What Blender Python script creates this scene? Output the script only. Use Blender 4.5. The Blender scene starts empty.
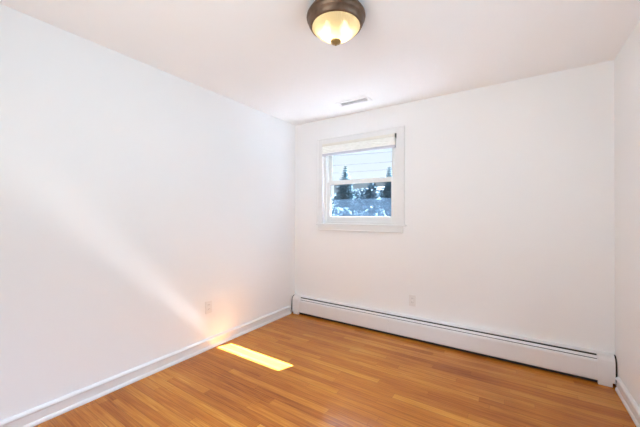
import bpy, bmesh, math, random
from mathutils import Vector, Matrix
random.seed(7)
S = bpy.context.scene
C = S.collection
PI = math.pi

# ------------------------------------------------------------------ camera, sky, sun, fill light, exposure
cam_d = bpy.data.cameras.new('camera'); cam = bpy.data.objects.new('camera', cam_d); C.objects.link(cam)
cam_d.sensor_width = 36.0; cam_d.lens = 296.4 / 640 * 36; cam_d.clip_start = 0.02; cam_d.clip_end = 400
cam.rotation_euler = (Matrix.Rotation(0.57895, 3, 'Z') @ Matrix.Rotation(PI / 2 + 0.00637, 3, 'X') @ Matrix.Rotation(0.00308, 3, 'Z')).to_euler()
cam.location = (2.4082, -3.0820, 1.2583)
S.camera = cam

world = bpy.data.worlds.new('sky'); S.world = world; world.use_nodes = True
wn = world.node_tree.nodes; wl = world.node_tree.links; wn.clear()
wo = wn.new('ShaderNodeOutputWorld'); wb = wn.new('ShaderNodeBackground'); wl.new(wb.outputs[0], wo.inputs[0])
tc = wn.new('ShaderNodeTexCoord'); sx = wn.new('ShaderNodeSeparateXYZ'); wl.new(tc.outputs['Generated'], sx.inputs[0])
wr = wn.new('ShaderNodeValToRGB'); wl.new(sx.outputs[2], wr.inputs[0])
wr.color_ramp.elements[0].position = 0.0; wr.color_ramp.elements[0].color = (0.91, 0.96, 1.0, 1)
wr.color_ramp.elements[1].position = 0.75; wr.color_ramp.elements[1].color = (0.55, 0.74, 1.0, 1)
e = wr.color_ramp.elements.new(0.22); e.color = (0.80, 0.90, 1.0, 1)
wl.new(wr.outputs[0], wb.inputs[0])
wm = wn.new('ShaderNodeMapRange'); wm.interpolation_type = 'SMOOTHSTEP'; wl.new(sx.outputs[2], wm.inputs[0])   # hazy sky: much brighter up towards the sun's height
wm.inputs[1].default_value = 0.38; wm.inputs[2].default_value = 0.56; wm.inputs[3].default_value = 1.18; wm.inputs[4].default_value = 19.0
wl.new(wm.outputs[0], wb.inputs[1])

SUN_DIR = Vector((-0.362, -1.0, -1.07))
sun_d = bpy.data.lights.new('sun', 'SUN'); sun = bpy.data.objects.new('sun', sun_d); C.objects.link(sun)
sun_d.energy = 460.0; sun_d.angle = math.radians(0.55); sun_d.color = (0.90, 0.98, 1.16)
sun.rotation_euler = SUN_DIR.to_track_quat('-Z', 'Y').to_euler(); sun.location = (6, 12, 14)

# fill lamps added in two unseen openings of the right and front walls
def fill_area(name, size, size_y, energy, spread, col, loc, rot):
    d = bpy.data.lights.new(name, 'AREA'); o = bpy.data.objects.new(name, d); C.objects.link(o)
    d.shape = 'RECTANGLE'; d.size = size; d.size_y = size_y; d.energy = energy; d.color = col; d.spread = math.radians(spread)
    o.location = loc; o.rotation_euler = rot
fill_area('fill_side', 1.2, 1.3, 6.0, 95, (0.48, 0.85, 1.15), (3.22, -1.475, 1.50), (0, PI / 2, 0))
fill_area('fill_front', 1.7, 1.2, 20.0, 120, (0.84, 0.97, 0.98), (1.55, -3.93, 1.50), (PI / 2 + 0.22, 0, 0))

# added area lamp in place of the sun's gleam off the varnished floor: the beam leaves the sunlit floor patch at the mirror angle
gd = bpy.data.lights.new('gleam_stand_in', 'AREA'); gl = bpy.data.objects.new('gleam_stand_in', gd); C.objects.link(gl)
gd.shape = 'RECTANGLE'; gd.size = 0.74; gd.size_y = 0.10; gd.energy = 0.24; gd.spread = math.radians(15); gd.color = (0.97, 0.98, 1.0)
aim = Vector((SUN_DIR.x, SUN_DIR.y, -SUN_DIR.z)).normalized()
ex = (Vector((1, 0, 0)) - aim * aim.x).normalized(); ez = -aim; ey = ez.cross(ex)
gl.location = Vector((0.070, -1.190, 0.042)) + ex * 0.37
gl.rotation_euler = Matrix((ex, ey, ez)).transposed().to_euler()

LAMP_POWER = 0.75
vs = S.view_settings
vs.view_transform = 'Standard'; vs.look = 'None'; vs.exposure = -0.07; vs.gamma = 1.0; vs.use_curve_mapping = False
cy = S.cycles
cy.sample_clamp_indirect = 0.0; cy.blur_glossy = 0.5; cy.max_bounces = 14; cy.diffuse_bounces = 8
cy.caustics_reflective = False; cy.caustics_refractive = False; cy.use_adaptive_sampling = False

# ------------------------------------------------------------------ helpers
W = 3.044; H = 2.44; FRONT = -3.75

class MB:
    def __init__(self): self.bm = bmesh.new()
    def box(self, x0, x1, y0, y1, z0, z1, bev=0.0, seg=2):
        b = bmesh.new()
        v = [b.verts.new((x, y, z)) for x in (x0, x1) for y in (y0, y1) for z in (z0, z1)]
        for f in ((0, 1, 3, 2), (4, 6, 7, 5), (0, 4, 5, 1), (2, 3, 7, 6), (0, 2, 6, 4), (1, 5, 7, 3)):
            b.faces.new([v[i] for i in f])
        if bev: bmesh.ops.bevel(b, geom=list(b.edges), offset=bev, segments=seg, affect='EDGES', profile=0.5)
        self.merge(b); return self
    def merge(self, b):
        me = bpy.data.meshes.new('tmp'); b.to_mesh(me); b.free(); self.bm.from_mesh(me); bpy.data.meshes.remove(me)
    def prism(self, prof, axis, a, b):
        """closed profile extruded along axis 'x' (profile = y,z) or 'y' (profile = x,z)"""
        P = (lambda p, t: (t, p[0], p[1])) if axis == 'x' else (lambda p, t: (p[0], t, p[1]))
        A = [self.bm.verts.new(P(p, a)) for p in prof]; B = [self.bm.verts.new(P(p, b)) for p in prof]
        n = len(prof)
        for i in range(n): self.bm.faces.new((A[i], A[(i + 1) % n], B[(i + 1) % n], B[i]))
        self.bm.faces.new(A[::-1]); self.bm.faces.new(B)
        return self
    def lathe(self, prof, n=64, c=(0, 0), ripple=0.0, nr=0):
        rings = []
        for (r, z) in prof:
            if r < 1e-5: rings.append([self.bm.verts.new((c[0], c[1], z))]); continue
            ring = []
            for i in range(n):
                a = 2 * PI * i / n; rr = r * (1 + ripple * math.cos(a * nr)) if nr else r
                ring.append(self.bm.verts.new((c[0] + rr * math.cos(a), c[1] + rr * math.sin(a), z)))
            rings.append(ring)
        for A, B in zip(rings, rings[1:]):
            for i in range(n):
                j = (i + 1) % n
                if len(A) == 1 and len(B) == 1: continue
                if len(A) == 1: self.bm.faces.new((A[0], B[i], B[j]))
                elif len(B) == 1: self.bm.faces.new((A[j], A[i], B[0]))
                else: self.bm.faces.new((A[j], A[i], B[i], B[j]))
        return self
    def tube(self, pts, r, n=8, r1=None):
        pts = [Vector(p) for p in pts]; rings = []
        for k, p in enumerate(pts):
            d = (pts[min(k + 1, len(pts) - 1)] - pts[max(k - 1, 0)]).normalized()
            u = d.orthogonal().normalized(); w = d.cross(u)
            rr = r if r1 is None else r + (r1 - r) * k / (len(pts) - 1)
            rings.append([self.bm.verts.new(p + u * rr * math.cos(2 * PI * i / n) + w * rr * math.sin(2 * PI * i / n)) for i in range(n)])
        for A, B in zip(rings, rings[1:]):
            for i in range(n): self.bm.faces.new((A[i], A[(i + 1) % n], B[(i + 1) % n], B[i]))
        self.bm.faces.new(rings[0][::-1]); self.bm.faces.new(rings[-1])
        return self
    def build(self, name, mat, parent=None, smooth=False):
        bmesh.ops.recalc_face_normals(self.bm, faces=list(self.bm.faces))
        me = bpy.data.meshes.new(name); self.bm.to_mesh(me); self.bm.free()
        o = bpy.data.objects.new(name, me); C.objects.link(o); me.materials.append(mat)
        if smooth:
            for p in me.polygons: p.use_smooth = True
        if parent: o.parent = parent; o.matrix_parent_inverse = Matrix.Translation(-Vector(parent.location)) if parent.location.length else Matrix()
        return o

def thing(name, label, cat, loc, group=None):
    o = bpy.data.objects.new(name, None); C.objects.link(o); o.location = loc; o.empty_display_size = 0.1
    tag(o, label, cat, group); return o
def tag(o, label, cat, group=None, kind=None):
    o['label'] = label; o['category'] = cat
    if group: o['group'] = group
    if kind: o['kind'] = kind
    return o
def struct(o, label=None, cat=None):
    o['kind'] = 'structure'
    if label: o['label'] = label
    if cat: o['category'] = cat
    return o

# ------------------------------------------------------------------ materials
def mat(name):
    m = bpy.data.materials.new(name); m.use_nodes = True
    n = m.node_tree.nodes; return m, n, m.node_tree.links, n['Principled BSDF']
def noise_bump(n, l, p, scale, strength, dist=0.002, coord='Object'):
    t = n.new('ShaderNodeTexCoord'); k = n.new('ShaderNodeTexNoise'); k.inputs['Scale'].default_value = scale
    k.inputs['Detail'].default_value = 3; l.new(t.outputs[coord], k.inputs['Vector'])
    b = n.new('ShaderNodeBump'); b.inputs['Strength'].default_value = strength; b.inputs['Distance'].default_value = dist
    l.new(k.outputs['Fac'], b.inputs['Height']); l.new(b.outputs[0], p.inputs['Normal']); return k
def plain(name, col, rough=0.5, metal=0.0, var=0.03, scale=8.0, bump=0.05, bscale=120, spec=0.5):
    m, n, l, p = mat(name)
    p.inputs['Roughness'].default_value = rough; p.inputs['Metallic'].default_value = metal
    p.inputs['Specular IOR Level'].default_value = spec
    t = n.new('ShaderNodeTexCoord'); k = n.new('ShaderNodeTexNoise'); k.inputs['Scale'].default_value = scale
    l.new(t.outputs['Object'], k.inputs['Vector'])
    r = n.new('ShaderNodeValToRGB'); l.new(k.outputs['Fac'], r.inputs[0])
    r.color_ramp.elements[0].position = 0.3; r.color_ramp.elements[1].position = 0.7
    r.color_ramp.elements[0].color = tuple(max(0, c * (1 - var)) for c in col) + (1,)
    r.color_ramp.elements[1].color = tuple(min(1, c * (1 + var)) for c in col) + (1,)
    l.new(r.outputs[0], p.inputs['Base Color'])
    if bump: noise_bump(n, l, p, bscale, bump)
    return m

M = {}
M['wall'] = plain('wall_paint', (0.87, 0.87, 0.875), 0.75, var=0.006, scale=1.5, bump=0.04, bscale=220, spec=0.25)
M['ceiling'] = plain('ceiling_paint', (0.92, 0.92, 0.92), 0.9, var=0.006, scale=1.5, bump=0.04, bscale=260, spec=0.1)
M['trim'] = plain('trim_gloss_paint', (0.80, 0.80, 0.80), 0.35, var=0.01, bump=0.02)
M['vinyl'] = plain('window_vinyl', (0.80, 0.80, 0.79), 0.4, var=0.01, bump=0.0)
M['enamel'] = plain('heater_enamel', (0.80, 0.79, 0.80), 0.38, var=0.01, bump=0.02)
M['plate'] = plain('outlet_plastic', (0.80, 0.78, 0.77), 0.4, var=0.01, bump=0.0)
M['dark'] = plain('gap_shade_black', (0.012, 0.010, 0.010), 0.6, bump=0.0)  # shade inside the heater gaps, given as a black colour
M['slot'] = plain('slot_dark', (0.05, 0.045, 0.04), 0.6, bump=0.0)
M['grille'] = plain('vent_enamel', (0.88, 0.88, 0.88), 0.5, bump=0.0)
M['ductgrey'] = plain('duct_shadow_metal', (0.34, 0.34, 0.34), 0.7, bump=0.0)
M['bronze'] = plain('oiled_bronze', (0.135, 0.078, 0.048), 0.42, metal=0.55, var=0.25, scale=25, bump=0.05)
M['brass'] = plain('antique_brass', (0.30, 0.19, 0.07), 0.38, metal=0.7, var=0.15, scale=30, bump=0.0)
M['steel'] = plain('bracket_steel', (0.10, 0.095, 0.09), 0.45, metal=0.6, bump=0.0)
M['shade'] = plain('shade_fabric', (0.93, 0.945, 0.92), 0.8, var=0.02, bump=0.05)
M['headrail'] = plain('headrail_cream', (0.78, 0.76, 0.70), 0.5, bump=0.0)
M['rail'] = plain('bottom_rail_grey', (0.58, 0.60, 0.68), 0.45, bump=0.0)
M['gasket'] = plain('glazing_gasket', (0.06, 0.08, 0.10), 0.6, bump=0.0)
M['bark'] = plain('bark', (0.10, 0.085, 0.075), 0.9, var=0.3, scale=20, bump=0.4, bscale=40)
M['spruce'] = plain('spruce_needles', (0.12, 0.175, 0.195), 0.8, spec=0.1, var=0.35, scale=3, bump=0.0)  # distance haze mixed in as a lighter, bluish needle colour
M['leaf'] = plain('leaf_haze_green', (0.058, 0.092, 0.11), 0.7, spec=0.1, var=0.5, scale=2.2, bump=0.0)  # bluish distance haze put into the leaf colour
M['lawn'] = plain('ground_gravel', (0.014, 0.019, 0.019), 0.95, var=0.22, scale=2.5, bump=0.4, bscale=12, spec=0.05)
M['siding'] = plain('house_siding', (0.12, 0.17, 0.22), 0.8, var=0.05, bump=0.0)
M['roof'] = plain('roof_shingle', (0.03, 0.036, 0.042), 0.9, var=0.15, scale=6, bump=0.2, bscale=30)
M['hframe'] = plain('house_trim', (0.85, 0.88, 0.9), 0.6, bump=0.0)
M['hpane'] = plain('house_pane', (0.35, 0.45, 0.55), 0.15, bump=0.0)
M['soffit'] = plain('soffit_paint', (0.75, 0.75, 0.75), 0.7, bump=0.0)
M['wire'] = plain('cable_rubber', (0.012, 0.013, 0.015), 0.7, bump=0.0)

def glass_mat():
    m, n, l, p = mat('window_glass'); n.remove(p)
    o = n['Material Output']; t = n.new('ShaderNodeBsdfTransparent'); t.inputs[0].default_value = (0.95, 0.97, 0.98, 1)
    g = n.new('ShaderNodeBsdfGlossy'); g.inputs['Roughness'].default_value = 0.02
    f = n.new('ShaderNodeFresnel'); f.inputs[0].default_value = 1.45
    ge = n.new('ShaderNodeNewGeometry'); mf = n.new('ShaderNodeMath'); mf.operation = 'MULTIPLY_ADD'   # reflect on the outer faces only
    l.new(ge.outputs['Backfacing'], mf.inputs[0]); mf.inputs[1].default_value = -1.0; mf.inputs[2].default_value = 1.0
    mm = n.new('ShaderNodeMath'); mm.operation = 'MULTIPLY'; l.new(f.outputs[0], mm.inputs[0]); l.new(mf.outputs[0], mm.inputs[1])
    x = n.new('ShaderNodeMixShader'); l.new(mm.outputs[0], x.inputs[0]); l.new(t.outputs[0], x.inputs[1]); l.new(g.outputs[0], x.inputs[2])
    l.new(x.outputs[0], o.inputs[0]); return m
M['glass'] = glass_mat()
def screen_mat():
    m, n, l, p = mat('insect_screen_mesh'); n.remove(p)
    o = n['Material Output']; t = n.new('ShaderNodeBsdfTransparent'); d = n.new('ShaderNodeBsdfDiffuse')
    d.inputs[0].default_value = (0.0095, 0.0138, 0.0185, 1); t.inputs[0].default_value = (0.92, 0.97, 1, 1)
    tr = n.new('ShaderNodeBsdfTranslucent'); tr.inputs[0].default_value = d.inputs[0].default_value
    dd = n.new('ShaderNodeMixShader'); l.new(d.outputs[0], dd.inputs[1]); l.new(tr.outputs[0], dd.inputs[2])
    x = n.new('ShaderNodeMixShader'); x.inputs[0].default_value = 0.40
    l.new(t.outputs[0], x.inputs[1]); l.new(dd.outputs[0], x.inputs[2]); l.new(x.outputs[0], o.inputs[0]); return m
M['screen'] = screen_mat()
def lampglass_mat():
    m, n, l, p = mat('frosted_ribbed_glass'); n.remove(p)
    o = n['Material Output']; t = n.new('ShaderNodeBsdfTransparent'); t.inputs[0].default_value = (1, 0.96, 0.86, 1)
    d = n.new('ShaderNodeBsdfTranslucent'); d.inputs[0].default_value = (0.95, 0.86, 0.60, 1)
    g = n.new('ShaderNodeBsdfGlossy'); g.inputs['Roughness'].default_value = 0.25
    x = n.new('ShaderNodeMixShader'); x.inputs[0].default_value = 0.82
    l.new(t.outputs[0], x.inputs[1]); l.new(d.outputs[0], x.inputs[2])
    y = n.new('ShaderNodeMixShader'); y.inputs[0].default_value = 0.06
    l.new(x.outputs[0], y.inputs[1]); l.new(g.outputs[0], y.inputs[2]); l.new(y.outputs[0], o.inputs[0]); return m
M['lampglass'] = lampglass_mat()
def bulb_mat():
    m, n, l, p = mat('bulb_glow'); p.inputs['Base Color'].default_value = (1, 1, 1, 1)
    p.inputs['Emission Color'].default_value = (1, 0.86, 0.62, 1); p.inputs['Emission Strength'].default_value = 4.0; return m
M['bulb'] = bulb_mat()

def floor_mat():
    """oak strips running along x: each strip gets its own tone and grain"""
    m, n, l, p = mat('oak_strip_floor')
    def math_(op, a, b=None):
        k = n.new('ShaderNodeMath'); k.operation = op
        for i, v in enumerate((a, b)):
            if v is None: continue
            if isinstance(v, (int, float)): k.inputs[i].default_value = v
            else: l.new(v, k.inputs[i])
        return k.outputs[0]
    def wnoise(a, b):
        cb = n.new('ShaderNodeCombineXYZ'); l.new(a, cb.inputs[0])
        if isinstance(b, (int, float)): cb.inputs[1].default_value = b
        else: l.new(b, cb.inputs[1])
        k = n.new('ShaderNodeTexWhiteNoise'); k.noise_dimensions = '2D'; l.new(cb.outputs[0], k.inputs['Vector']); return k.outputs['Value']
    t = n.new('ShaderNodeTexCoord'); s = n.new('ShaderNodeSeparateXYZ'); l.new(t.outputs['Object'], s.inputs[0])
    X, Y = s.outputs[0], s.outputs[1]
    yr = math_('DIVIDE', Y, 0.0572); row = math_('FLOOR', yr); fy = math_('FRACT', yr)
    xs = math_('ADD', math_('DIVIDE', X, 0.92), math_('MULTIPLY', wnoise(row, 3.7), 13.0))
    col = math_('FLOOR', xs); fx = math_('FRACT', xs)
    rnd = wnoise(row, col); rnd2 = wnoise(math_('ADD', row, 31.0), col)
    # grain
    cb = n.new('ShaderNodeCombineXYZ'); l.new(math_('MULTIPLY', X, 2.2), cb.inputs[0]); l.new(math_('MULTIPLY', Y, 70.0), cb.inputs[1])
    l.new(math_('MULTIPLY', rnd, 40.0), cb.inputs[2])
    g = n.new('ShaderNodeTexNoise'); g.inputs['Scale'].default_value = 1.6; g.inputs['Detail'].default_value = 5; g.inputs['Roughness'].default_value = 0.6
    g.inputs['Distortion'].default_value = 0.5; l.new(cb.outputs[0], g.inputs['Vector'])
    big = n.new('ShaderNodeTexNoise'); big.inputs['Scale'].default_value = 1.1; l.new(t.outputs['Object'], big.inputs['Vector'])
    r = n.new('ShaderNodeValToRGB'); r.color_ramp.interpolation = 'LINEAR'
    els = r.color_ramp.elements
    els[0].position = 0.0; els[0].color = FLOOR_COLS[0] + (1,)
    els[1].position = 1.0; els[1].color = FLOOR_COLS[-1] + (1,)
    for i, c in enumerate(FLOOR_COLS[1:-1]):
        e = els.new((i + 1) / (len(FLOOR_COLS) - 1)); e.color = c + (1,)
    tone = math_('ADD', math_('ADD', math_('MULTIPLY', rnd, 0.44), math_('MULTIPLY', math_('SUBTRACT', g.outputs['Fac'], 0.5), 1.35)),
                 math_('ADD', math_('MULTIPLY', math_('SUBTRACT', big.outputs['Fac'], 0.5), 0.7), 0.28))
    l.new(tone, r.inputs[0])
    # joints between strips
    dy = math_('MINIMUM', fy, math_('SUBTRACT', 1.0, fy)); dx = math_('MINIMUM', fx, math_('SUBTRACT', 1.0, fx))
    gap = math_('MAXIMUM', math_('LESS_THAN', dy, 0.020), math_('MULTIPLY', math_('LESS_THAN', dx, 0.0012), 0.6))
    strength = math_('MULTIPLY', gap, math_('ADD', 0.35, math_('MULTIPLY', rnd2, 0.5)))
    mx = n.new('ShaderNodeMix'); mx.data_type = 'RGBA'; l.new(strength, mx.inputs['Factor'])
    l.new(r.outputs[0], mx.inputs['A']); mx.inputs['B'].default_value = (0.07, 0.022, 0.006, 1)
    l.new(mx.outputs['Result'], p.inputs['Base Color'])
    p.inputs['Roughness'].default_value = 0.20; p.inputs['Specular IOR Level'].default_value = 0.33
    b = n.new('ShaderNodeBump'); b.inputs['Strength'].default_value = 0.05; b.inputs['Distance'].default_value = 0.001
    l.new(g.outputs['Fac'], b.inputs['Height']); l.new(b.outputs[0], p.inputs['Normal'])
    return m
FLOOR_COLS = [(0.22, 0.054, 0.008), (0.39, 0.117, 0.014), (0.52, 0.186, 0.021), (0.63, 0.275, 0.042)]
M['floor'] = floor_mat()

# ------------------------------------------------------------------ room shell
T = 0.15
struct(MB().box(-T, W + T, FRONT - T, T, -0.10, 0.0).build('floor', M['floor']))
struct(MB().box(-T, W + T, FRONT - T, T, H, H + 0.12).build('ceiling', M['ceiling']))
struct(MB().box(-T, 0, FRONT - T, T, 0, H).build('wall_left', M['wall']))
OX0, OX1, OZ0, OZ1 = 0.432, 1.371, 1.146, 2.134       # opening of window_1
b = MB()
b.box(0, OX0, 0, T, 0, H); b.box(OX1, W, 0, T, 0, H); b.box(OX0, OX1, 0, T, 0, OZ0); b.box(OX0, OX1, 0, T, OZ1, H)
struct(b.build('wall_back', M['wall']))
RY0, RY1, RZ0, RZ1 = -2.15, -0.80, 0.90, 2.10         # added opening for added_window_side
b = MB()
b.box(W, W + T, RY1, T, 0, H); b.box(W, W + T, FRONT - T, RY0, 0, H); b.box(W, W + T, RY0, RY1, 0, RZ0); b.box(W, W + T, RY0, RY1, RZ1, H)
struct(b.build('wall_right', M['wall']))
FX0, FX1 = 0.70, 2.40                                  # added opening for added_window_front
b = MB()
b.box(0, FX0, FRONT - T, FRONT, 0, H); b.box(FX1, W, FRONT - T, FRONT, 0, H); b.box(FX0, FX1, FRONT - T, FRONT, 0, RZ0); b.box(FX0, FX1, FRONT - T, FRONT, RZ1, H)
struct(b.build('wall_front', M['wall']))

def bb_profile(sgn, x):
    P = [(0, 0), (0.022, 0), (0.022, 0.010), (0.020, 0.017), (0.016, 0.024), (0.014, 0.026), (0.014, 0.074), (0.019, 0.078), (0.020, 0.086), (0.016, 0.093), (0.007, 0.099), (0, 0.100)]
    return [(x + sgn * a, z) for a, z in P]
struct(MB().prism(bb_profile(1, 0.0), 'y', FRONT, -0.095).build('baseboard_left', M['trim']))
struct(MB().prism(bb_profile(-1, W), 'y', FRONT, -0.105).build('baseboard_right', M['trim']))

# roof eave over the outside of the window: keeps the high sun to one thin slot under it
b = MB()
b.box(-1.5, W + 1.3, T, 1.02, 2.420, 2.46); b.box(-1.5, W + 1.3, 0.98, 1.02, 2.420, 2.60)
b.box(W + T, W + 1.3, -5.5, T, 2.45, 2.52)  # side stretch added to keep the sun out of the added side window
struct(b.build('roof_eave', M['soffit']))

# ------------------------------------------------------------------ window_1
win = bpy.data.objects.new('window_1', None); C.objects.link(win); win['kind'] = 'structure'
win.location = ((OX0 + OX1) / 2, 0, OZ0)
# flat casing with an outer bead, three sides
b = MB()
cx0, cx1, cz1 = 0.360, 1.449, 2.197
b.box(cx0, OX0 + 0.004, -0.016, 0, 1.160, cz1, 0.002); b.box(OX1 - 0.004, cx1, -0.016, 0, 1.160, cz1, 0.002)
b.box(OX0 + 0.004, OX1 - 0.004, -0.016, 0, OZ1 - 0.004, cz1, 0.002)
b.box(cx0 - 0.004, cx0 + 0.014, -0.022, 0, 1.160, cz1 + 0.004, 0.004); b.box(cx1 - 0.014, cx1 + 0.004, -0.022, 0, 1.160, cz1 + 0.004, 0.004)
b.box(cx0, cx1, -0.022, 0, cz1 - 0.014, cz1 + 0.004, 0.004)
b.build('casing', M['trim'], win)
MB().box(0.350, 1.474, -0.029, 0.045, 1.142, 1.162, 0.006).build('stool', M['trim'], win)
b = MB().box(0.372, 1.438, -0.016, 0, 1.076, 1.142, 0.002); b.box(0.372, 1.438, -0.021, 0, 1.076, 1.088, 0.004)
b.build('apron', M['trim'], win)
# vinyl outer frame lining the opening
b = MB()
fz0 = 1.162
b.box(OX0, OX0 + 0.034, 0.030, 0.145, fz0, OZ1, 0.002); b.box(OX1 - 0.034, OX1, 0.030, 0.145, fz0, OZ1, 0.002)
b.box(OX0 + 0.034, OX1 - 0.034, 0.030, 0.145, OZ1 - 0.034, OZ1, 0.002); b.box(OX0 + 0.034, OX1 - 0.034, 0.030, 0.165, fz0 - 0.02, fz0 + 0.024, 0.002)
b.build('window_frame', M['vinyl'], win)
def sash(name, y0, y1, z0, z1, sl, rb, rt):
    x0, x1 = OX0 + 0.034, OX1 - 0.034
    b = MB()
    b.box(x0, x0 + sl, y0, y1, z0, z1, 0.003); b.box(x1 - sl, x1, y0, y1, z0, z1, 0.003)
    b.box(x0 + sl, x1 - sl, y0, y1, z0, z0 + rb, 0.003); b.box(x0 + sl, x1 - sl, y0, y1, z1 - rt, z1, 0.003)
    s = b.build(name, M['vinyl'], win)
    return s, (x0 + sl, x1 - sl, z0 + rb, z1 - rt)
up, ub = sash('upper_sash', 0.082, 0.110, 1.645, OZ1 - 0.034, 0.050, 0.045, 0.045)
lo, lb = sash('lower_sash', 0.046, 0.076, fz0 + 0.024, 1.668, 0.047, 0.062, 0.036)
for s, r, y in ((up, ub, 0.097), (lo, lb, 0.062)):
    MB().box(r[0] - 0.004, r[1] + 0.004, y - 0.002, y + 0.002, r[2] - 0.004, r[3] + 0.004).build('glass_pane', M['glass'], s)
g = 0.005
b = MB(); x0, x1, z0, z1 = lb; y0, y1 = 0.0575, 0.0598
b.box(x0, x1, y0, y1, z0, z0 + 0.009); b.box(x1 - g, x1, y0, y1, z0 + 0.009, z1)
b.box(x0, x0 + 0.003, y0, y1, z0 + 0.009, z1); b.box(x0, x1, y0, y1, z1 - 0.003, z1)
b.build('gasket', M['gasket'], lo)
b = MB(); x0, x1, z0, z1 = ub
b.box(x1 - 0.003, x1, 0.088, 0.094, z0, z1)
b.build('gasket', M['gasket'], up)
MB().box(lb[0] + 0.012, lb[1] + 0.02, 0.118, 0.119, lb[2] - 0.03, 1.655).build('insect_screen', M['screen'], win)

# unseen window added in the right wall to hold the side fill lamp
w2 = bpy.data.objects.new('added_window_side', None); C.objects.link(w2); w2['kind'] = 'structure'; w2.location = (W, (RY0 + RY1) / 2, RZ0)
b = MB()
b.box(W - 0.018, W, RY0 - 0.07, RY0, RZ0, RZ1 + 0.07, 0.002); b.box(W - 0.018, W, RY1, RY1 + 0.07, RZ0, RZ1 + 0.07, 0.002)
b.box(W - 0.018, W, RY0, RY1, RZ1, RZ1 + 0.07, 0.002); b.box(W - 0.04, W + 0.04, RY0 - 0.09, RY1 + 0.09, RZ0 - 0.022, RZ0, 0.004)
b.build('casing', M['trim'], w2)
b = MB()
b.box(W + 0.03, W + 0.12, RY0, RY0 + 0.045, RZ0, RZ1); b.box(W + 0.03, W + 0.12, RY1 - 0.045, RY1, RZ0, RZ1)
b.box(W + 0.03, W + 0.12, RY0 + 0.045, RY1 - 0.045, RZ0, RZ0 + 0.05); b.box(W + 0.03, W + 0.12, RY0 + 0.045, RY1 - 0.045, RZ1 - 0.045, RZ1)
b.build('window_frame', M['vinyl'], w2)

w3 = bpy.data.objects.new('added_window_front', None); C.objects.link(w3); w3['kind'] = 'structure'; w3.location = ((FX0 + FX1) / 2, FRONT, RZ0)  # unseen window added behind the camera for the front fill lamp
b = MB()
b.box(FX0 - 0.07, FX0, FRONT, FRONT + 0.018, RZ0, RZ1 + 0.07, 0.002); b.box(FX1, FX1 + 0.07, FRONT, FRONT + 0.018, RZ0, RZ1 + 0.07, 0.002)
b.box(FX0, FX1, FRONT, FRONT + 0.018, RZ1, RZ1 + 0.07, 0.002); b.box(FX0 - 0.09, FX1 + 0.09, FRONT - 0.04, FRONT + 0.04, RZ0 - 0.022, RZ0, 0.004)
b.build('casing', M['trim'], w3)
b = MB()
b.box(FX0, FX0 + 0.045, FRONT - 0.12, FRONT - 0.03, RZ0, RZ1); b.box(FX1 - 0.045, FX1, FRONT - 0.12, FRONT - 0.03, RZ0, RZ1)
b.box(FX0 + 0.045, FX1 - 0.045, FRONT - 0.12, FRONT - 0.03, RZ0, RZ0 + 0.05); b.box(FX0 + 0.045, FX1 - 0.045, FRONT - 0.12, FRONT - 0.03, RZ1 - 0.045, RZ1)
b.build('window_frame', M['vinyl'], w3)

# ------------------------------------------------------------------ pleated shade drawn up at the top of window_1
sh = thing('window_shade', 'cream pleated shade drawn up to the top of the window', 'window shade', (0.893, 0.0, 2.13))
BX0, BX1 = 0.434, 1.352
MB().box(BX0, BX1, -0.022, 0.026, 2.102, 2.132, 0.003).build('headrail', M['headrail'], sh)
prof = []; nP = 9; zt, zb = 2.102, 2.014
for i in range(nP + 1):
    z = zt + (zb - zt) * i / nP; prof.append((-0.020 if i % 2 else -0.011, z))
for i in range(nP, -1, -1):
    z = zt + (zb - zt) * i / nP; prof.append((0.022 if i % 2 else 0.013, z))
MB().prism(prof, 'x', BX0 + 0.002, BX1 - 0.002).build('pleated_fabric', M['shade'], sh)
MB().box(BX0, BX1, -0.018, 0.020, 1.986, 2.014, 0.004).build('bottom_rail', M['rail'], sh)
o = MB().box(1.353, 1.369, -0.026, 0.024, 2.086, 2.132, 0.002).build('bracket', M['steel'], sh); o['label'] = 'dark metal end bracket'

# ------------------------------------------------------------------ ceiling lamp
LX, LY = 1.548, -1.604
lamp = thing('ceiling_light', 'round bronze flush ceiling lamp with glowing ribbed glass bowl', 'ceiling lamp', (LX, LY, H))
pan = [(0.0, H - 0.001), (0.148, H - 0.001), (0.152, H - 0.010), (0.154, H - 0.018), (0.162, H - 0.022), (0.168, H - 0.032), (0.1695, H - 0.042), (0.167, H - 0.052), (0.162, H - 0.058),
       (0.160, H - 0.064), (0.158, H - 0.074), (0.152, H - 0.085), (0.147, H - 0.093), (0.142, H - 0.096), (0.137, H - 0.094), (0.136, H - 0.060), (0.0, H - 0.058)]
MB().lathe(pan, 72, (LX, LY)).build('canopy', M['bronze'], lamp, True)
bowl = [(0.1355, H - 0.090), (0.137, H - 0.096), (0.130, H - 0.106), (0.115, H - 0.120), (0.096, H - 0.135), (0.075, H - 0.150), (0.052, H - 0.163), (0.032, H - 0.172), (0.018, H - 0.176)]
MB().lathe(bowl, 288, (LX, LY), 0.016, 72).build('glass_bowl', M['lampglass'], lamp, True)
fin = [(0.0, H - 0.166), (0.012, H - 0.168), (0.025, H - 0.170), (0.031, H - 0.177), (0.028, H - 0.184), (0.012, H - 0.190), (0.005, H - 0.191), (0.006, H - 0.196), (0.003, H - 0.201), (0, H - 0.203)]
o = MB().lathe(fin, 32, (LX, LY)).build('finial', M['brass'], lamp, True)
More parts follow.
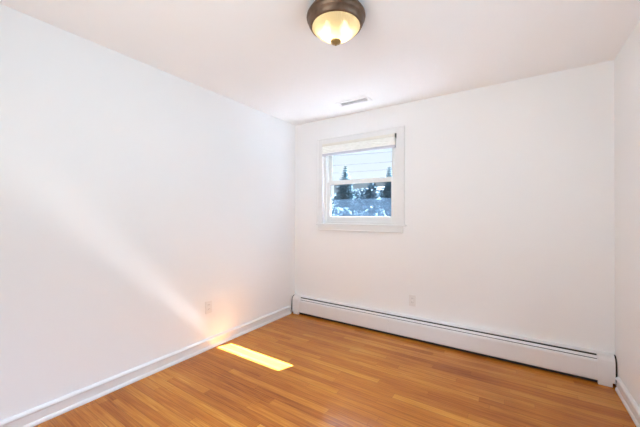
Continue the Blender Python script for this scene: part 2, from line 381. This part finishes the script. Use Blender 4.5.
for sgn in (-1, 1):
    ax, ay = LX + sgn * 0.052 * 0.84, LY + sgn * 0.052 * 0.54
    pr = [(0.0, H - 0.060), (0.012, H - 0.060), (0.012, H - 0.072), (0.020, H - 0.085), (0.026, H - 0.100), (0.024, H - 0.113), (0.014, H - 0.123), (0, H - 0.126)]
    MB().lathe(pr, 24, (ax, ay)).build('bulb', M['bulb'], lamp, True)
    ld = bpy.data.lights.new('bulb_light', 'POINT'); lo_ = bpy.data.objects.new('bulb_light', ld); C.objects.link(lo_)
    ld.energy = LAMP_POWER / 2; ld.color = (1.0, 0.82, 0.58); ld.shadow_soft_size = 0.012
    lo_.location = (ax, ay, H - 0.138); lo_.parent = lamp; lo_.matrix_parent_inverse = Matrix.Translation(-lamp.location)

# ------------------------------------------------------------------ ceiling register
vent = thing('ceiling_vent', 'white rectangular louvred air register in the ceiling', 'air vent', (1.015, -0.320, H))
vx0, vx1, vy0, vy1 = 0.838, 1.200, -0.400, -0.258
ix0, ix1, iy0, iy1 = 0.876, 1.166, -0.366, -0.292
b = MB()
b.box(vx0, vx1, vy0, iy0, H - 0.008, H - 0.0005, 0.002); b.box(vx0, vx1, iy1, vy1, H - 0.008, H - 0.0005, 0.002)
b.box(vx0, ix0, iy0, iy1, H - 0.008, H - 0.0005, 0.002); b.box(ix1, vx1, iy0, iy1, H - 0.008, H - 0.0005, 0.002)
b.build('frame', M['grille'], vent)
MB().box(ix0, ix1, iy0, iy1, H - 0.0025, H - 0.0005).build('duct_opening', M['ductgrey'], vent)
for k in range(7):
    y = iy0 + 0.006 + k * (iy1 - iy0 - 0.010) / 6.4
    MB().prism([(y, H - 0.0075), (y + 0.0014, H - 0.0075), (y + 0.006, H - 0.003), (y + 0.0046, H - 0.003)], 'x', ix0, ix1).build('louvre', M['grille'], vent)

# ------------------------------------------------------------------ outlets
def outlet(label, axis, pos):
    o = thing('electrical_outlet', label, 'outlet', pos)
    x, y, z = pos
    def bx(a0, a1, d0, d1, z0, z1, bev=0.0):
        return MB().box(x + d0, x + d1, y + a0, y + a1, z + z0, z + z1, bev) if axis == 'x' else MB().box(x + a0, x + a1, y - d1, y - d0, z + z0, z + z1, bev)
    bx(-0.035, 0.035, 0.0, 0.006, -0.0575, 0.0575, 0.002).build('cover_plate', M['plate'], o)
    for s in (-1, 1):
        r = bx(-0.017, 0.017, 0.006, 0.0085, s * 0.020 - 0.014, s * 0.020 + 0.014, 0.001).build('receptacle', M['plate'], o)
        for a in (-0.007, 0.006): bx(a, a + 0.002, 0.0085, 0.0088, s * 0.020 - 0.001, s * 0.020 + 0.008).build('slot', M['slot'], r)
    bx(-0.003, 0.003, 0.006, 0.0075, -0.003, 0.003, 0.0005).build('screw', M['grille'], o)
outlet('electrical outlet low on the left wall above the sunlit floor patch', 'x', (0.0, -1.313, 0.391))
outlet('electrical outlet on the back wall just above the long heater', 'y', (1.535, 0.0, 0.386))

# ------------------------------------------------------------------ baseboard heater along the back wall
ht = thing('baseboard_heater', 'long white hydronic baseboard heater along the back wall', 'heater', (W / 2, 0, 0))
hx0, hx1 = 0.118, 2.940
MB().box(hx0, hx1, -0.006, 0, 0.010, 0.214).build('back_panel', M['enamel'], ht)
MB().prism([(0, 0.214), (0, 0.227), (-0.010, 0.228), (-0.044, 0.222), (-0.046, 0.217), (-0.044, 0.215), (-0.010, 0.216)], 'x', hx0, hx1).build('top_cover', M['enamel'], ht)
b = MB(); b.box(hx0, hx1, -0.054, -0.008, 0.004, 0.160); b.box(hx0, hx1, -0.044, -0.006, 0.160, 0.190); b.box(hx0, hx1, -0.036, -0.006, 0.190, 0.208)  # element as black boxes, extended low so the gaps look fully shaded
o = b.build('element_gap_shade', M['dark'], ht); o['label'] = 'element inside, boxed in black for the shaded gaps'
MB().prism([(-0.046, 0.200), (-0.050, 0.205), (-0.062, 0.195), (-0.065, 0.188), (-0.061, 0.188)], 'x', hx0, hx1).build('damper', M['enamel'], ht)
JX = 1.300
for a, c in ((hx0, JX - 0.001), (JX + 0.001, hx1)):
    MB().prism([(-0.066, 0.181), (-0.071, 0.173), (-0.073, 0.162), (-0.073, 0.040), (-0.069, 0.028), (-0.058, 0.023), (-0.058, 0.027), (-0.067, 0.042), (-0.069, 0.162), (-0.062, 0.182)], 'x', a, c).build('front_panel', M['enamel'], ht)
capP = [(0, 0.034), (0, 0.228), (-0.020, 0.229), (-0.048, 0.223), (-0.066, 0.208), (-0.077, 0.188), (-0.080, 0.165), (-0.080, 0.034)]
for a, c, toe, gap_span in ((0.026, 0.128, (0.036, 0.120), (0.001, 0.026)), (2.935, 3.030, (2.937, 3.016), (3.030, 3.043))):
    k = MB().prism(capP, 'x', a, c).build('end_cap', M['enamel'], ht)
    MB().box(toe[0], toe[1], -0.076, -0.004, 0.0, 0.034, 0.002).build('toe_piece', M['enamel'], k)
    o = MB().prism([(-0.004, 0.040), (-0.004, 0.219), (-0.024, 0.220), (-0.046, 0.204), (-0.058, 0.172), (-0.064, 0.105), (-0.070, 0.040)], 'x', *gap_span).build('end_gap_shade', M['dark'], k)  # solid black strip imitating the shade between end cap and wall
    o['label'] = 'black strip for the shaded gap between heater end and wall'

# ------------------------------------------------------------------ outside: pale ground, trees, house, wires
prof = [(0.2, -0.7), (5, -0.7), (20, -0.5), (45, -0.2), (120, 0.0), (120, -1.5), (0.2, -1.5)]
b = MB(); b.prism(prof, 'x', -75, 30)
struct(b.build('ground', M['lawn']))
def gz(y):
    for (a, za), (c, zc) in zip(prof, prof[1:5]):
        if a <= y <= c: return za + (zc - za) * (y - a) / (c - a)
    return 0.0
def quadleaf(bm, p, size, n):
    u = n.orthogonal().normalized(); u = (Matrix.Rotation(random.uniform(0, 6.28), 3, n) @ u); w = n.cross(u)
    bm.faces.new([bm.verts.new(p + u * size * a + w * size * 0.6 * c) for a, c in ((-1, 0), (0, -1), (1, 0), (0, 1))])
def rnd_dir():
    while True:
        v = Vector([random.uniform(-1, 1) for _ in range(3)])
        if 0.05 < v.length < 1: return v.normalized()
def bushy(x, y, h, r, label):
    z0 = gz(y); t = thing('leafy_tree', label, 'tree', (x, y, z0), 'trees beyond the window')
    MB().tube([(x, y, z0 - 0.05), (x + 0.08, y, z0 + h * 0.4), (x, y, z0 + h * 0.8)], 0.14, 8, 0.04).build('trunk', M['bark'], t)
    b = MB(); lobes = [(Vector((x + random.uniform(-.6, .6) * r, y + random.uniform(-.5, .5) * r, z0 + h * random.uniform(0.18, 0.80))), r * random.uniform(0.35, 0.6)) for _ in range(int(9 + h * 1.6))]
    lobes.append((Vector((x, y, z0 + h - r * 0.4)), r * 0.4))
    for c, lr in lobes:
        for _ in range(150):
            d = rnd_dir(); p = c + d * lr * random.uniform(0.55, 1.0)
            if p.z > z0 + 0.05: quadleaf(b.bm, p, random.uniform(0.10, 0.22), (d + rnd_dir() * 0.7).normalized())
    b.build('foliage', M['leaf'], t)
def spruce(x, y, h, r, label):
    z0 = gz(y); t = thing('spruce_tree', label, 'tree', (x, y, z0), 'trees beyond the window')
    MB().tube([(x, y, z0 - 0.05), (x, y, z0 + h)], 0.16, 8, 0.012).build('trunk', M['bark'], t)
    b = MB(); nl = int(h / 0.22)
    for k in range(nl):
        f = k / nl; z = z0 + 0.35 + (h - 0.45) * f; L = r * (1 - f) ** 0.9 * random.uniform(0.75, 1.15) + 0.08
        nb = 13
        for j in range(nb):
            a = 2 * PI * (j + random.random()) / nb; d = Vector((math.cos(a), math.sin(a), 0)); w = Vector((-d.y, d.x, 0))
            Lj = L * random.uniform(0.7, 1.1)
            m = max(3, int(Lj / 0.13))
            for i in range(m):
                q = (i + 0.6) / m
                p = Vector((x, y, z)) + d * Lj * q + Vector((0, 0, 0.10 - 0.32 * Lj * q + 0.16 * Lj * q * q))
                s = (0.10 + 0.20 * min(1.0, L)) * (1 - 0.55 * q)
                for sg in (-1, 1):
                    tip = p + d * s + w * sg * s * 1.1 + Vector((0, 0, random.uniform(-.05, .05)))
                    b.bm.faces.new([b.bm.verts.new(v) for v in (p - d * s * .3, p + d * s * .5 + Vector((0, 0, .03)), tip)])
                quadleaf(b.bm, p - Vector((0, 0, s * .3)), s * .75, (w * random.uniform(-1, 1) + d * random.uniform(-1, 1) + Vector((0, 0, .3))).normalized())
    b.build('foliage', M['spruce'], t)
spruce(-15.4, 30.0, 7.65 - gz(30), 2.7, 'tall pointed spruce rising above the other trees, left in the window')
spruce(-9.3, 29.0, 6.85 - gz(29), 2.3, 'spruce half cut off by the right edge of the window glass')
bushy(-20.6, 33.0, 5.3, 2.3, 'leafy tree at the left edge of the window glass')
bushy(-18.4, 39.0, 5.8, 2.6, 'leafy tree far behind the tall spruce')
bushy(-12.4, 31.5, 5.9, 1.6, 'leafy tree in the middle of the window view, just right of the tall spruce')
bushy(-13.2, 26.0, 2.6, 1.3, 'low bushy tree in front of the tall spruce')
bushy(-9.3, 24.2, 2.7, 1.3, 'low bushy tree in front of the far house')
bushy(-4.9, 33.0, 5.0, 1.7, 'leafy tree behind the spruce at the right window edge')

hs = thing('house', 'small distant blue-grey house among the trees', 'house', (-12.6, 38.0, gz(38)))
hz0 = gz(38)
MB().box(-15.4, -10.2, 35.5, 40.5, hz0 - 0.1, 4.75).build('wall', M['siding'], hs)
MB().prism([(35.1, 4.6), (38.0, 5.35), (40.9, 4.6), (40.9, 4.74), (38.0, 5.49), (35.1, 4.74)], 'x', -15.8, -9.8).build('roof', M['roof'], hs)
for wx in (-14.3, -12.6, -11.1):
    f = MB().box(wx - 0.5, wx + 0.5, 35.44, 35.5, 3.35, 4.45).build('window', M['hframe'], hs)
    b = MB()
    for i in (-1, 1):
        for j in (-1, 1): b.box(wx + i * 0.23 - 0.18, wx + i * 0.23 + 0.18, 35.42, 35.44, 3.9 + j * 0.25 - 0.2, 3.9 + j * 0.25 + 0.2)
    b.build('pane', M['hpane'], f)

for name, ya, za, zb_, sag in (('uppermost', 24, 9.1, 6.9, 0.5), ('middle', 24.6, 7.9, 6.3, 0.5), ('lowest', 25.2, 6.9, 5.9, 0.5)):
    pts = []
    for i in range(41):
        t = i / 40; pts.append((-34 + 44 * t, ya, za + (zb_ - za) * t - sag * 4 * t * (1 - t)))
    o = MB().tube(pts, 0.010, 6).build('power_line', M['wire'])
    tag(o, 'thin %s utility cable crossing the sky outside the window' % name, 'power line', 'utility cables')
